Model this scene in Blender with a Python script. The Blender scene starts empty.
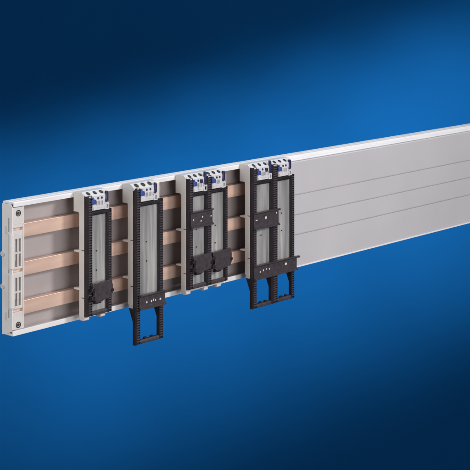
import bpy, bmesh, math, random
from mathutils import Vector, Matrix
random.seed(7)
R = math.radians
S = bpy.context.scene
COL = S.collection

# ------------------------------------------------------------------ camera
YAW = math.atan(1334 / 1565)              # angle between the view axis and the tray
cam = bpy.data.cameras.new("camera")
cam.sensor_width = 36
cam.lens = 1565 / 470 * 36
cam.shift_y = -294 / 470
cam.clip_start, cam.clip_end = 0.05, 60
camo = bpy.data.objects.new("camera", cam)
COL.objects.link(camo)
camo.location = (-1.5097, -1.7297, 0.570)
camo.rotation_euler = (R(90), 0, -(math.pi / 2 - YAW))
S.camera = camo
S.view_settings.view_transform = 'Standard'
S.view_settings.look = 'None'
S.view_settings.gamma = 1
S.view_settings.exposure = 0

# ------------------------------------------------------------------ studio light
W = bpy.data.worlds.new("World")
S.world = W
W.use_nodes = True
W.node_tree.nodes["Background"].inputs[0].default_value = (0.80, 0.88, 1.0, 1)
W.node_tree.nodes["Background"].inputs[1].default_value = 0.10


def aim(o, target):
    d = Vector(target) - o.location
    o.rotation_euler = d.to_track_quat('-Z', 'Y').to_euler()


def area(name, loc, target, size, power, col):
    l = bpy.data.lights.new(name, 'AREA')
    l.shape = 'RECTANGLE'
    l.size, l.size_y = size
    l.energy = power
    l.color = col
    o = bpy.data.objects.new(name, l)
    COL.objects.link(o)
    o.location = loc
    aim(o, target)
    return o


def spot(name, loc, target, angle, power, col, radius=0.2):
    l = bpy.data.lights.new(name, 'SPOT')
    l.energy = power
    l.color = col
    l.spot_size = R(angle)
    l.spot_blend = 1.0
    l.shadow_soft_size = radius
    o = bpy.data.objects.new(name, l)
    COL.objects.link(o)
    o.location = loc
    aim(o, target)
    return o


FW = Vector((math.cos(YAW), math.sin(YAW), 0))   # view axis on the ground
RT = Vector((math.sin(YAW), -math.cos(YAW), 0))  # to the camera's right


def cs(x, y, z):
    """studio position: metres right of, in front of and above the camera"""
    return camo.location + RT * x + FW * y + Vector((0, 0, z))


area("key_softbox", (0.95, -1.75, 1.0), (0.45, 0, 0.09), (0.36, 0.36), 26, (1.0, 0.95, 0.93))
area("front_fill", (0.0, -1.9, 0.25), (0.4, 0, 0.09), (1.3, 0.9), 18, (1.0, 0.96, 0.95))  # added fill light, brightens the recess and bars between the adapters
area("side_softbox", (-1.7, -0.35, 0.55), (0.3, 0, 0.09), (0.8, 0.9), 18, (1.0, 0.965, 0.93))
area("top_softbox", (0.45, 0.25, 1.35), (0.5, 0, 0.1), (1.6, 0.5), 15, (0.82, 0.91, 1.0))
# a batten of backdrop lamps above the tray throws a band of light that rises to the right
for k in range(6):
    bx = -0.86 + 0.35 * k
    spot("backdrop_lamp", cs(bx, 2.9, 0.25), cs(bx, 5.2, -0.985 + 0.345 * bx), 29, 262, (1, 1, 1), 0.06)


# ------------------------------------------------------------------ materials
def mat(name, base, rough=0.45, metal=0.0, var=0.06, scale=60, bump=0.0, bscale=900,
        stretch=(1, 1, 1), rvar=0.08, spec=0.5):
    m = bpy.data.materials.new(name)
    m.use_nodes = True
    nt = m.node_tree
    p = nt.nodes["Principled BSDF"]
    tc = nt.nodes.new("ShaderNodeTexCoord")
    mp = nt.nodes.new("ShaderNodeMapping")
    mp.inputs["Scale"].default_value = stretch
    nt.links.new(tc.outputs["Object"], mp.inputs["Vector"])
    n = nt.nodes.new("ShaderNodeTexNoise")
    n.inputs["Scale"].default_value = scale
    n.inputs["Detail"].default_value = 6
    nt.links.new(mp.outputs[0], n.inputs["Vector"])
    ramp = nt.nodes.new("ShaderNodeValToRGB")
    lo = [max(0, c * (1 - var)) for c in base]
    hi = [min(1, c * (1 + var)) for c in base]
    ramp.color_ramp.elements[0].position = 0.3
    ramp.color_ramp.elements[1].position = 0.7
    ramp.color_ramp.elements[0].color = (*lo, 1)
    ramp.color_ramp.elements[1].color = (*hi, 1)
    nt.links.new(n.outputs["Fac"], ramp.inputs[0])
    nt.links.new(ramp.outputs[0], p.inputs["Base Color"])
    mr = nt.nodes.new("ShaderNodeMapRange")
    mr.inputs["To Min"].default_value = max(0.02, rough - rvar)
    mr.inputs["To Max"].default_value = rough + rvar
    nt.links.new(n.outputs["Fac"], mr.inputs["Value"])
    nt.links.new(mr.outputs[0], p.inputs["Roughness"])
    p.inputs["Metallic"].default_value = metal
    p.inputs["Specular IOR Level"].default_value = spec
    if bump:
        n2 = nt.nodes.new("ShaderNodeTexNoise")
        n2.inputs["Scale"].default_value = bscale
        n2.inputs["Detail"].default_value = 3
        nt.links.new(mp.outputs[0], n2.inputs["Vector"])
        b = nt.nodes.new("ShaderNodeBump")
        b.inputs["Strength"].default_value = bump
        b.inputs["Distance"].default_value = 0.0006
        nt.links.new(n2.outputs["Fac"], b.inputs["Height"])
        nt.links.new(b.outputs[0], p.inputs["Normal"])
    return m


M = dict(
    rim=mat("white_pvc", (0.74, 0.73, 0.74), 0.38, var=0.04, scale=25, bump=0.04),
    back=mat("grey_pvc", (0.39, 0.35, 0.35), 0.42, var=0.07, scale=18, bump=0.05),
    cover=mat("cover_pvc", (0.50, 0.495, 0.525), 0.34, var=0.03, scale=9, rvar=0.14, bump=0.035, bscale=500),
    house=mat("housing_plastic", (0.62, 0.595, 0.57), 0.42, var=0.04, scale=40, bump=0.08),
    holder=mat("holder_plastic", (0.62, 0.605, 0.59), 0.40, var=0.05, scale=60, bump=0.06),
    term=mat("terminal_plastic", (0.58, 0.58, 0.61), 0.36, var=0.05, scale=80, bump=0.05),
    black=mat("black_plastic", (0.012, 0.009, 0.013), 0.42, var=0.3, scale=120, bump=0.12),
    rail=mat("charcoal_plastic", (0.046, 0.038, 0.045), 0.40, var=0.2, scale=150, bump=0.12),
    tooth=mat("moulded_teeth", (0.060, 0.050, 0.060), 0.40, var=0.25, scale=150, bump=0.1),
    hole=mat("dark_recess", (0.012, 0.010, 0.010), 0.7, var=0.3, scale=200),
    silver=mat("brushed_metal", (0.80, 0.80, 0.81), 0.34, metal=0.5, var=0.36, scale=34,
               bump=0.8, bscale=60, stretch=(3.0, 1, 0.22), rvar=0.12),
    copper=mat("copper", (0.84, 0.60, 0.49), 0.34, metal=0.45, var=0.12, scale=30,
               bump=0.06, bscale=160, stretch=(0.25, 1, 2.5), rvar=0.1),
    blue=mat("blue_plastic", (0.035, 0.068, 0.25), 0.38, var=0.12, scale=200),
    navy=mat("navy_plastic", (0.017, 0.018, 0.070), 0.38, var=0.15, scale=200),
    steel=mat("zinc_steel", (0.60, 0.60, 0.61), 0.33, metal=0.9, var=0.1, scale=300),
    brass=mat("brass_screw", (0.40, 0.37, 0.24), 0.4, metal=0.7, var=0.1, scale=300),
    mark=mat("pale_print", (0.62, 0.60, 0.62), 0.5, var=0.05, scale=300),
    drop=mat("blue_backdrop_paper", (0.0016, 0.053, 0.174), 0.95, var=0.03, scale=3, bump=0.0, spec=0.05, rvar=0.02),
)


# ------------------------------------------------------------------ mesh helpers (millimetres: t along tray, w out of it, z up)
def P(t, w, z):
    return Vector((t / 1000, -w / 1000, z / 1000))


class MB:
    def __init__(s):
        s.bm = bmesh.new()

    def hexa(s, pts):
        v = [s.bm.verts.new(p) for p in pts]
        for f in ((0, 1, 2, 3), (7, 6, 5, 4), (0, 4, 5, 1), (1, 5, 6, 2), (2, 6, 7, 3), (3, 7, 4, 0)):
            s.bm.faces.new([v[i] for i in f])
        return s

    def box(s, t0, t1, w0, w1, z0, z1):
        return s.hexa([P(t0, w0, z0), P(t1, w0, z0), P(t1, w1, z0), P(t0, w1, z0),
                       P(t0, w0, z1), P(t1, w0, z1), P(t1, w1, z1), P(t0, w1, z1)])

    def prof(s, poly, t0, t1):
        """outline in (w, z) drawn out along t"""
        a = [s.bm.verts.new(P(t0, w, z)) for w, z in poly]
        b = [s.bm.verts.new(P(t1, w, z)) for w, z in poly]
        n = len(poly)
        s.bm.faces.new(a)
        s.bm.faces.new(b[::-1])
        for i in range(n):
            s.bm.faces.new((a[i], b[i], b[(i + 1) % n], a[(i + 1) % n]))
        return s

    def face(s, poly, w0, w1):
        """outline in (t, z) drawn out along w"""
        a = [s.bm.verts.new(P(t, w0, z)) for t, z in poly]
        b = [s.bm.verts.new(P(t, w1, z)) for t, z in poly]
        n = len(poly)
        s.bm.faces.new(a)
        s.bm.faces.new(b[::-1])
        for i in range(n):
            s.bm.faces.new((a[i], b[i], b[(i + 1) % n], a[(i + 1) % n]))
        return s

    def cyl(s, c, axis, r, h, seg=24, r2=None, hole=0, depth=0):
        """cylinder from c along axis (in t, w, z); optional blind hole in its far end"""
        r2 = r if r2 is None else r2
        ax = Vector((axis[0], -axis[1], axis[2])).normalized()
        q = ax.to_track_quat('Z', 'Y')
        o = P(*c)

        def ring(rad, d, n=seg):
            return [s.bm.verts.new(o + q @ Vector((rad / 1000 * math.cos(2 * math.pi * i / n),
                    rad / 1000 * math.sin(2 * math.pi * i / n), d / 1000))) for i in range(n)]
        rings = [ring(r, 0), ring(r2, h)]
        if hole:
            rings += [ring(hole, h), ring(hole, h - depth)]
        s.bm.faces.new(rings[0][::-1])
        for a, b in zip(rings, rings[1:]):
            for i in range(seg):
                s.bm.faces.new((a[i], a[(i + 1) % seg], b[(i + 1) % seg], b[i]))
        s.bm.faces.new(rings[-1])
        return s

    def build(s, name, m, parent=None, bev=0.0, smooth=False):
        bmesh.ops.recalc_face_normals(s.bm, faces=s.bm.faces)
        me = bpy.data.meshes.new(name)
        s.bm.to_mesh(me)
        s.bm.free()
        me.materials.append(M[m])
        o = bpy.data.objects.new(name, me)
        COL.objects.link(o)
        if parent:
            # parents stand at their own origin; keep the millimetre layout of the tray
            off = Vector((0, 0, 0))
            q = parent
            while q:
                off += q.location
                q = q.parent
            o.parent = parent
            me.transform(Matrix.Translation(-off))
        if bev:
            b = o.modifiers.new("bevel", 'BEVEL')
            b.width = bev / 1000
            b.segments = 2
            b.limit_method = 'ANGLE'
            b.angle_limit = R(35)
            b.use_clamp_overlap = True
        if smooth:
            for f in me.polygons:
                f.use_smooth = True
            me.set_sharp_from_angle(angle=R(40))
        return o


def tag(o, label=None, cat=None, group=None, kind=None):
    for k, v in (("label", label), ("category", cat), ("group", group), ("kind", kind)):
        if v:
            o[k] = v
    return o


def thing(name, at, label, cat, group=None):
    o = bpy.data.objects.new(name, None)
    o.empty_display_size = 0.02
    COL.objects.link(o)
    o.location = P(*at)
    return tag(o, label, cat, group)


# ------------------------------------------------------------------ setting: the blue backdrop
def backdrop():
    bm = bmesh.new()
    c = cs(0.6, 5.2, -0.6)
    hw, hh, th = 3.6, 2.6, 0.02
    v = []
    for d in (0, th):
        for x, z in ((-hw, -hh), (hw, -hh), (hw, hh), (-hw, hh)):
            v.append(bm.verts.new(c + RT * x + FW * d + Vector((0, 0, z))))
    for f in ((0, 1, 2, 3), (7, 6, 5, 4), (0, 4, 5, 1), (1, 5, 6, 2), (2, 6, 7, 3), (3, 7, 4, 0)):
        bm.faces.new([v[i] for i in f])
    bmesh.ops.recalc_face_normals(bm, faces=bm.faces)
    me = bpy.data.meshes.new("backdrop")
    bm.to_mesh(me)
    me.materials.append(M["drop"])
    o = bpy.data.objects.new("backdrop", me)
    COL.objects.link(o)
    tag(o, kind="structure")


backdrop()

TL = 1500      # tray length
# ------------------------------------------------------------------ base tray
tray = thing("busbar_tray", (0, 0, 0), "long white plastic channel tray with grey back, carrying the copper bars and adapters", "tray")
MB().box(0.4, TL, 0, 3, 3, 190).build("back_panel", "back", tray)
MB().prof([(0, 190), (22, 190), (22, 186), (24, 186), (24, 192), (23, 193), (15, 193), (14.4, 192.5), (13.6, 192.5), (13, 193), (0, 193)],
          0, TL).build("top_rim", "rim", tray, 0.35)
MB().prof([(0, 0), (22, -0.4), (22, 6.2), (21.2, 7), (20, 7), (20, 3), (0, 3)], 0, TL).build("bottom_rim", "rim", tray, 0.35)
MB().prof([(0, -0.3), (10, 1.5), (20.5, 6.6), (22, 10), (22, 186), (19, 189.8), (0, 189.8)], -1.6, 0).build("end_plate", "rim", tray, 0.3)

# ------------------------------------------------------------------ copper bars
BARS = (149, 93.2, 36.8)
bl = ("topmost of the three flat copper bars, running just under the tray's upper rim",
      "middle one of the three flat copper bars running along the tray",
      "lowest of the three flat copper bars, just above the tray's bottom rim")
proto = None
for zc, lab in zip(BARS, bl):
    if proto is None:
        m = MB().box(0, 1440, 0, 10, -10, 10)
        proto = m.build("copper_busbar", "copper", None, 0.6)
        o = proto
    else:
        o = proto.copy()
        COL.objects.link(o)
    o.location = P(3, 8, zc)
    tag(o, lab, "busbar", "copper busbars along the tray")

# ------------------------------------------------------------------ busbar support at the left end
sup = thing("busbar_support", (0, 3, 4), "pale plastic busbar support with slots and two screws, at the tray's open left end", "support")
for z0, z1 in ((161, 184.6), (105, 137), (49, 81), (8.5, 25)):     # spacers between the bars
    MB().box(0.5, 20.6, 3.2, 8.6, z0, z1).build("spacer_block", "holder", sup, 0.4)
f = MB()
# one front plate with slots: verticals and crossbars, narrow gaps where the bars sit
f.box(0, 21.4, 16.05, 22, 160, 184.8)
f.box(0, 21.4, 16.05, 22, 8.2, 27)
for z0, z1 in ((155.5, 160), (139, 151.5), (95.4, 99), (82.8, 90.8), (38, 42.2), (27, 33.5)):
    f.box(0, 20.4, 18.1, 22, z0, z1)
for z0, z1 in ((99, 139), (42.2, 82.8)):
    for t0, t1 in ((0, 2.6), (8.4, 11.2), (15.4, 20.4)):
        f.box(t0, t1, 18.1, 22, z0, z1)
    zm = (z0 + z1) / 2 - 2
    f.box(2.6, 8.4, 18.1, 21.5, zm, zm + 3)
    f.box(11.2, 15.4, 18.1, 21.5, zm, zm + 3)
f.box(18.8, 20.8, 18.1, 23.2, 27, 160)
f.build("front_plate", "holder", sup, 0.4)
for z0, z1 in ((97, 148), (40, 88.5)):
    MB().cyl((-0.4, 19.6, z0), (0, 0, 1), 5.2, z1 - z0, 28).build("clamp_column", "holder", sup, 0.8, True)
for z0 in (176.2, 14.6):
    w = MB().cyl((10.2, 21.6, z0), (0, 1, 0), 4.6, 1.0, 28, None, 3.4, 0.8).build("screw", "hole", sup, 0, True)
    MB().cyl((10.2, 21.7, z0), (0, 1, 0), 2.6, 0.9, 6).build("socket", "rail", w)
for z0 in (117, 70):
    MB().cyl((-1.6, 2.6, z0), (-1, 0, 0), 4.4, 2.2, 24, 3.6, 2.0, 0.9).build("end_screw", "holder", sup, 0, True)
for z0, z1 in ((150, 170), (90, 95.5), (26, 38)):
    MB().box(-1.85, -1.55, 14.6, 16, z0, z1).build("slot", "hole", sup)
for z0 in (152.2, 27.5):
    MB().box(-2.2, -0.2, 7.5, 12.5, z0 - 6, z0 + 6).build("latch", "holder", sup, 0.5)


# ------------------------------------------------------------------ adapters
def stile(parent, t0, t1, z0, z1, side=1):
    s = MB().box(t0, t1, 46.5, 50.6, z0, z1)
    # ladder of teeth moulded into the front of the stile
    wd = t1 - t0
    a, c = t0 + wd * 0.36, t1 - wd * 0.08
    if side < 0:
        a, c = t0 + wd * 0.30, t1 - wd * 0.14
    s.box(t0, a, 50.6, 52.2, z0, z1)
    s.box(c, t1, 50.6, 51.6, z0, z1)
    teeth = MB()
    z = z0 + 4
    while z < z1 - 4:
        teeth.box(a, c, 50.6, 52.1, z, z + 1.8)
        z += 3.8
    o = s.build("frame_stile", "black", parent, 0.0)
    teeth.build("toothed_strip", "tooth", o, 0.0)
    return o


def gusset(parent, t0, t1, zt):
    MB().prof([(37, zt), (46.4, zt), (46.4, zt - 25), (45.5, zt - 25), (37, zt - 4)], t0, t1).build("gusset", "black", parent, 0.4)


def terminals(parent, t0, t1, ta, brass=False, raised=False):
    """terminal head: t0..t1 white front, ta = left end of the sloping screw face"""
    blk = MB()
    blk.prof([(30, 188), (30, 195.2), (41.5, 195.4), (51, 188.3), (51, 187), (46, 184)], ta, t1)
    blk.prof([(46.2, 184.1), (51, 187.1), (51.6, 182), (51.6, 167), (46.2, 166)], t0, t1 - 2)
    blk.box(t0 + 1.5, t0 + 9, 51.6, 52.6, 167.2, 172)
    blk.box(t0 + 11, t1 - 4, 51.6, 52.4, 170, 174)
    x = t0 + 8
    while x < t1 - 9:                      # moulded ribs on the lower front
        blk.box(x, x + 1.1, 51.6, 53, 174.2, 180.5)
        x += 3.2
    blk = blk.build("terminal_block", "term", parent, 0.45)
    nrm = Vector((0, 7.1, 9.5)).normalized()
    span = t1 - ta
    for k in (0.19, 0.5, 0.81):
        t = ta + span * k
        c = (t, 46.0 - nrm.y * 0.5, 192.0 - nrm.z * 0.5)
        sc = MB().cyl(c, (0, nrm.y, nrm.z), 4.4, 1.1, 24, None, 3.7, 0.9).build("terminal_screw", "brass" if brass else "term", blk, 0, True)
        MB().cyl((t, c[1] + nrm.y * 0.05, c[2] + nrm.z * 0.05), (0, nrm.y, nrm.z), 3.65, 0.62, 20).build("screw_hole", "hole", blk)
        MB().hexa([P(t + x * 2.9 + y * 0.3, c[1] + nrm.y * (0.55 + h) + (-nrm.z) * (y * 0.7), c[2] + nrm.z * (0.55 + h) + nrm.y * (y * 0.7))
                   for h in (0, 0.3) for x, y in ((-1, -1), (1, -1), (1, 1), (-1, 1))]).build("screw_slot", "rail", blk)
    for k in (0.38, 0.62):
        tc = t0 + (t1 - t0) * k
        MB().cyl((tc, 51.0, 184.3), (0, 1, 0.25), 1.9, 0.9, 18).build("test_hole", "navy", blk, 0, True)
    # blue release clip on the left, navy one on the right
    MB().face([(t0 - 3, 177), (t0 + 4, 176.2), (t0 + 5, 178), (t0 + 5, 183), (t0 + 1, 184.5), (t0 - 3, 184)], 52, 55).build("blue_clip", "blue", blk, 0.6)
    MB().box(t0 - 2, t0 + 1, 51.7, 54, 184.6, 187).build("blue_clip", "blue", blk, 0.4)
    top = 197.5 if raised else 193.5
    MB().face([(t1 - 5.5, 178), (t1 - 2.5, 176.5), (t1 + 0.4, 179), (t1 + 0.4, top - 3), (t1 - 1, top), (t1 - 3.6, top), (t1 - 3.6, 187)], 49.4, 53.6).build("navy_clip", "navy", blk, 0.5)
    if raised:
        MB().box(t1 - 14, t1 - 9.5, 51.8, 54.2, 180, 186).build("navy_clip", "navy", blk, 0.4)
    # small tab with a square window at lower right
    tb = MB()
    tb.box(t1 - 6, t1 + 2.4, 46.4, 50, 166.2, 176)
    tb.box(t1 - 6, t1 - 4.4, 50, 53, 166.2, 176)
    tb.box(t1 + 0.8, t1 + 2.4, 50, 53, 166.2, 176)
    tb.box(t1 - 4.4, t1 + 0.8, 50, 53, 166.2, 168)
    tb.box(t1 - 4.4, t1 + 0.8, 50, 53, 173.5, 176)
    tb.build("terminal_tab", "term", blk, 0.3)


def silver(parent, t0, t1, z0, z1):
    """thin sheet with slight vertical waves and two small holes"""
    bm = MB()
    n, k = 18, 24
    ph = random.uniform(0, 6)
    g = []
    for i in range(n + 1):
        col = []
        for j in range(k + 1):
            x = i / n
            y = j / k
            d = 0.25 * math.sin(x * 9 + ph + 0.9 * math.sin(y * 3 + ph)) + 0.12 * math.sin(x * 21 + y * 4)
            col.append(bm.bm.verts.new(P(t0 + (t1 - t0) * x, 48.2 + d, z0 + (z1 - z0) * y)))
        g.append(col)
    for i in range(n):
        for j in range(k):
            bm.bm.faces.new((g[i][j], g[i + 1][j], g[i + 1][j + 1], g[i][j + 1]))
    r = bmesh.ops.solidify(bm.bm, geom=bm.bm.faces[:], thickness=0.0008)
    o = bm.build("contact_plate", "silver", parent, 0, True)
    tm = (t0 + t1) / 2
    for zz in (z0 + (z1 - z0) * 0.42, z0 + (z1 - z0) * 0.62):
        MB().cyl((tm - 1, 48.6, zz), (0, 1, 0), 1.2, 0.5, 16, None, 0.6, 0.4).build("rivet", "rail", o, 0, True)
    return o


def rail_bracket(parent, t0, t1, z0, z1, marks, ext=0):
    """C-shaped support rail: web, top ledge, bottom ledge"""
    h = z1 - z0
    r = MB()
    r.prof([(52.4, z0), (58.6, z0 + 0.2), (58.6, z0 + 1.6), (55.4, z0 + 4.6), (55, z0 + 5), (55, z1 - 3.4), (58.2, z1 - 1.6),
            (58.2, z1), (52.4, z1)], t0, t1)
    if ext:
        r.box(t1 + 0.02, t1 + ext, 53, 58, z1 - 3.4, z1 - 0.2)
    o = r.build("support_rail", "rail", parent, 0.35)
    for m in marks:
        x, y, a, bb = m
        tc, zc = t0 + (t1 - t0) * x, z0 + h * y
        MB().face([(tc - a, zc - bb * 0.7), (tc - a * 0.3, zc - bb), (tc + a * 0.8, zc - bb * 0.8), (tc + a, zc + bb * 0.4),
                   (tc + a * 0.4, zc + bb), (tc - a * 0.8, zc + bb * 0.8)], 54.9, 55.35).build("printed_mark", "mark", o)
    # small dark slots in the web
    n = max(3, int((t1 - t0) / 13))
    for i in range(n):
        tc = t0 + (t1 - t0) * (i + 0.75) / (n + 0.5)
        MB().box(tc - 1.6, tc + 1.6, 54.9, 55.15, z0 + h * 0.68, z0 + h * 0.75).build("slot", "hole", o)
    return o


def clip_bracket(parent, t0, t1, z0, z1):
    """flat sliding bracket with stepped sides, hooks and two holes"""
    w_, h = t1 - t0, z1 - z0
    pts = [(0.02, 0.96), (0.97, 1.0), (0.97, 0.80), (1.0, 0.76), (1.0, 0.30), (0.95, 0.24), (0.95, 0.12), (0.55, 0.06), (0.5, 0.0),
           (0.2, 0.0), (0.14, 0.12), (0.06, 0.14), (0.06, 0.30), (0.12, 0.36), (0.12, 0.56), (0.05, 0.60), (0.05, 0.78), (0.02, 0.80)]
    o = MB().face([(t0 + w_ * x, z0 + h * y) for x, y in pts], 52.4, 57.4).build("sliding_bracket", "rail", parent, 0.5)
    for x in (0.30, 0.70):
        MB().cyl((t0 + w_ * x, 57.0, z0 + h * 0.34), (0, 1, 0), 1.9, 0.55, 20, None, 1.4, 0.5).build("hole", "hole", o, 0, True)
    MB().cyl((t1 - w_ * 0.035, 56.4, z0 + h * 0.46), (0, 1, 0), 3.0, 2.4, 24, 2.5).build("knob", "black", o, 0, True)
    for y in (0.68, 0.27):
        MB().face([(t0 - 2, z0 + h * (y - 0.10)), (t0 + 4, z0 + h * (y - 0.10)), (t0 + 4.6, z0 + h * y), (t0 + 4, z0 + h * (y + 0.08)),
                   (t0 + 1, z0 + h * (y + 0.1)), (t0 - 2, z0 + h * (y + 0.06))], 52.3, 58.8).build("hook", "black", o, 0.4)
    MB().box(t0 + w_ * 0.12, t0 + w_ * 0.4, 52.3, 58.2, z0 - 1.6, z0 + 1.0).build("hook", "black", o, 0.4)
    return o


def adapter(label, t0, t1, inner, heads, foot, frame_bot, brass=False):
    a = thing("busbar_adapter", ((t0 + t1) / 2, 24, 0), label, "adapter", "busbar adapters clipped onto the copper bars")
    zb = 8.5
    prof = [(24.3, 194.2), (42, 194.6), (46.4, 190.5),
            (46.4, 109.2), (40.4, 109.2), (40.4, 107.9), (46.4, 107.9),
            (46.4, 38.2), (40.4, 38.2), (40.4, 36.9), (46.4, 36.9),
            (46.4, zb), (37, zb), (36, zb + 2),
            (36, 48.4), (25, 48.8), (25, 51.2), (36, 52.4),
            (36, 104.6), (25, 105), (25, 107.6), (36, 108.8),
            (36, 163), (34.5, 165), (24.3, 165)]
    MB().prof(prof, t0, t1 - 2.5).build("housing", "house", a, 0.5)
    for ft in foot:
        MB().prof([(37.2, 3.6), (46, 3.6), (47.4, 5), (47.4, zb - 0.02), (37.2, zb - 0.02)], ft, ft + 10).build("foot", "term", a, 0.4)
    # black frame: stiles, top rail, bottom rail
    for i, (s0, s1, ztop) in enumerate(inner):
        stile(a, s0, s1, frame_bot, ztop, -1 if i == len(inner) - 1 else 1)
        if frame_bot < 0:
            gusset(a, s0 + 0.3, s0 + 3.2, zb - 0.1)
    for (s0, s1, _), (e0, e1, _) in zip(inner, inner[1:]):
        MB().prof([(46.5, 159.6), (51.2, 159.6), (52.4, 161), (52.4, 165), (51.4, 165.8), (46.5, 165.8)], s1 - 0.3, e0 + 0.3).build("top_rail", "black", a, 0.4)
        MB().prof([(46.5, frame_bot), (51.2, frame_bot), (52.6, frame_bot + 1), (52.6, frame_bot + 4), (51, frame_bot + 6.5), (46.5, frame_bot + 6.5)],
                  s1 - 0.3, e0 + 0.3).build("bottom_rail", "rail", a, 0.4)
        silver(a, s1 - 6, e0 + 0.2, max(frame_bot + 6, zb + 2), 160)
        if frame_bot < 0:      # little stop lugs on the bottom rail
            for x in (0.25, 0.6):
                tm = s1 + (e0 - s1) * x
                MB().box(tm, tm + 5, 47.5, 51, frame_bot + 6.45, frame_bot + 9).build("stop_lug", "black", a, 0.3)
    for i, (h0, h1, ha) in enumerate(heads):
        terminals(a, h0, h1, ha, brass, raised=(len(heads) > 1 and i == 0))
    return a


A1 = adapter("pale grey narrow adapter with short black frame and one flat bracket, beside the end support",
             118, 171.5, [(118.6, 130.5, 189.5), (161.5, 171.2, 166)], [(131, 162.5, 119)], (118.5, 152), 10)
clip_bracket(A1, 125.5, 168.5, 30, 60)

A2 = adapter("pale grey narrow adapter whose black frame hangs far below the tray in a single window",
             222, 285, [(222.4, 233.5, 189), (275.5, 284.8, 167)], [(235.5, 269, 221.5)], (222.5,), -52.5, True)
rail_bracket(A2, 229.5, 286.5, 1, 23.6, [(0.26, 0.45, 1.7, 1.4), (0.45, 0.45, 1.2, 1.7), (0.53, 0.5, 0.9, 1.9), (0.61, 0.45, 1.0, 1.6), (0.80, 0.45, 1.9, 1.5)])

A3 = adapter("pale grey double-width adapter with short black frame, two flat brackets and one rail above them",
             343.5, 440.5, [(344, 355, 189.5), (386, 400, 189.5), (433, 440.2, 167)], [(357, 386, 345), (402.5, 431.5, 390)], (344, 386, 418), 12)
clip_bracket(A3, 351, 395.5, 36.5, 66)
clip_bracket(A3, 397.5, 444.5, 33.5, 66)
rail_bracket(A3, 347.5, 399, 110.5, 136.5, [(0.10, 0.5, 1.2, 1.2), (0.45, 0.36, 1.5, 1.0), (0.52, 0.6, 1.3, 1.5), (0.92, 0.55, 1.2, 1.2)])

A4 = adapter("pale grey wide adapter whose black frame hangs below the tray in two windows",
             503, 617.5, [(503.5, 515, 189.5), (553, 571, 189.5), (608, 617.2, 167)], [(518, 552, 505), (574, 606, 560)], (503.5,), -47)
rail_bracket(A4, 505.5, 570, 86, 114.4, [(0.08, 0.55, 2.6, 0.9), (0.46, 0.6, 2.4, 2.2), (0.9, 0.75, 1.5, 1.3)], 2)
rail_bracket(A4, 505.5, 620, 1.6, 25.6, [(0.13, 0.5, 1.3, 1.2), (0.2, 0.56, 1.2, 1.6), (0.27, 0.6, 1.2, 1.2), (0.34, 0.56, 1.3, 1.4), (0.73, 0.62, 2.6, 2.2)], 6)

# ------------------------------------------------------------------ cover over the right of the tray
cov = thing("tray_cover", (560, 24, 0), "long smooth light grey cover with three fine grooves, closing the right side of the tray", "cover")
g = 0.9
poly = [(24.2, -1.2), (33.2, -1.2), (34.4, 0.4)]
for zg in (56, 91, 126):
    poly += [(34.4, zg - g), (32.0, zg - g * 0.7), (32.0, zg + g * 0.7), (34.4, zg + g)]
poly += [(34.4, 182.6), (33.4, 183.8), (24.2, 186.9)]
MB().prof(poly, 560, TL - 4).build("cover_panel", "cover", cov, 0.0)
MB().prof([(24.3, 187.1), (31.8, 184.8), (32.4, 186.0), (31, 187.6), (24.3, 189.6)], 560, TL - 4).build("cover_lip", "rim", cov, 0.3)
MB().prof([(34.5, -1.2), (36.2, -1.2), (36.2, 0.4), (35.4, 1.3), (34.5, 1.3)], 560, TL - 4).build("cover_lip", "rim", cov, 0.3)
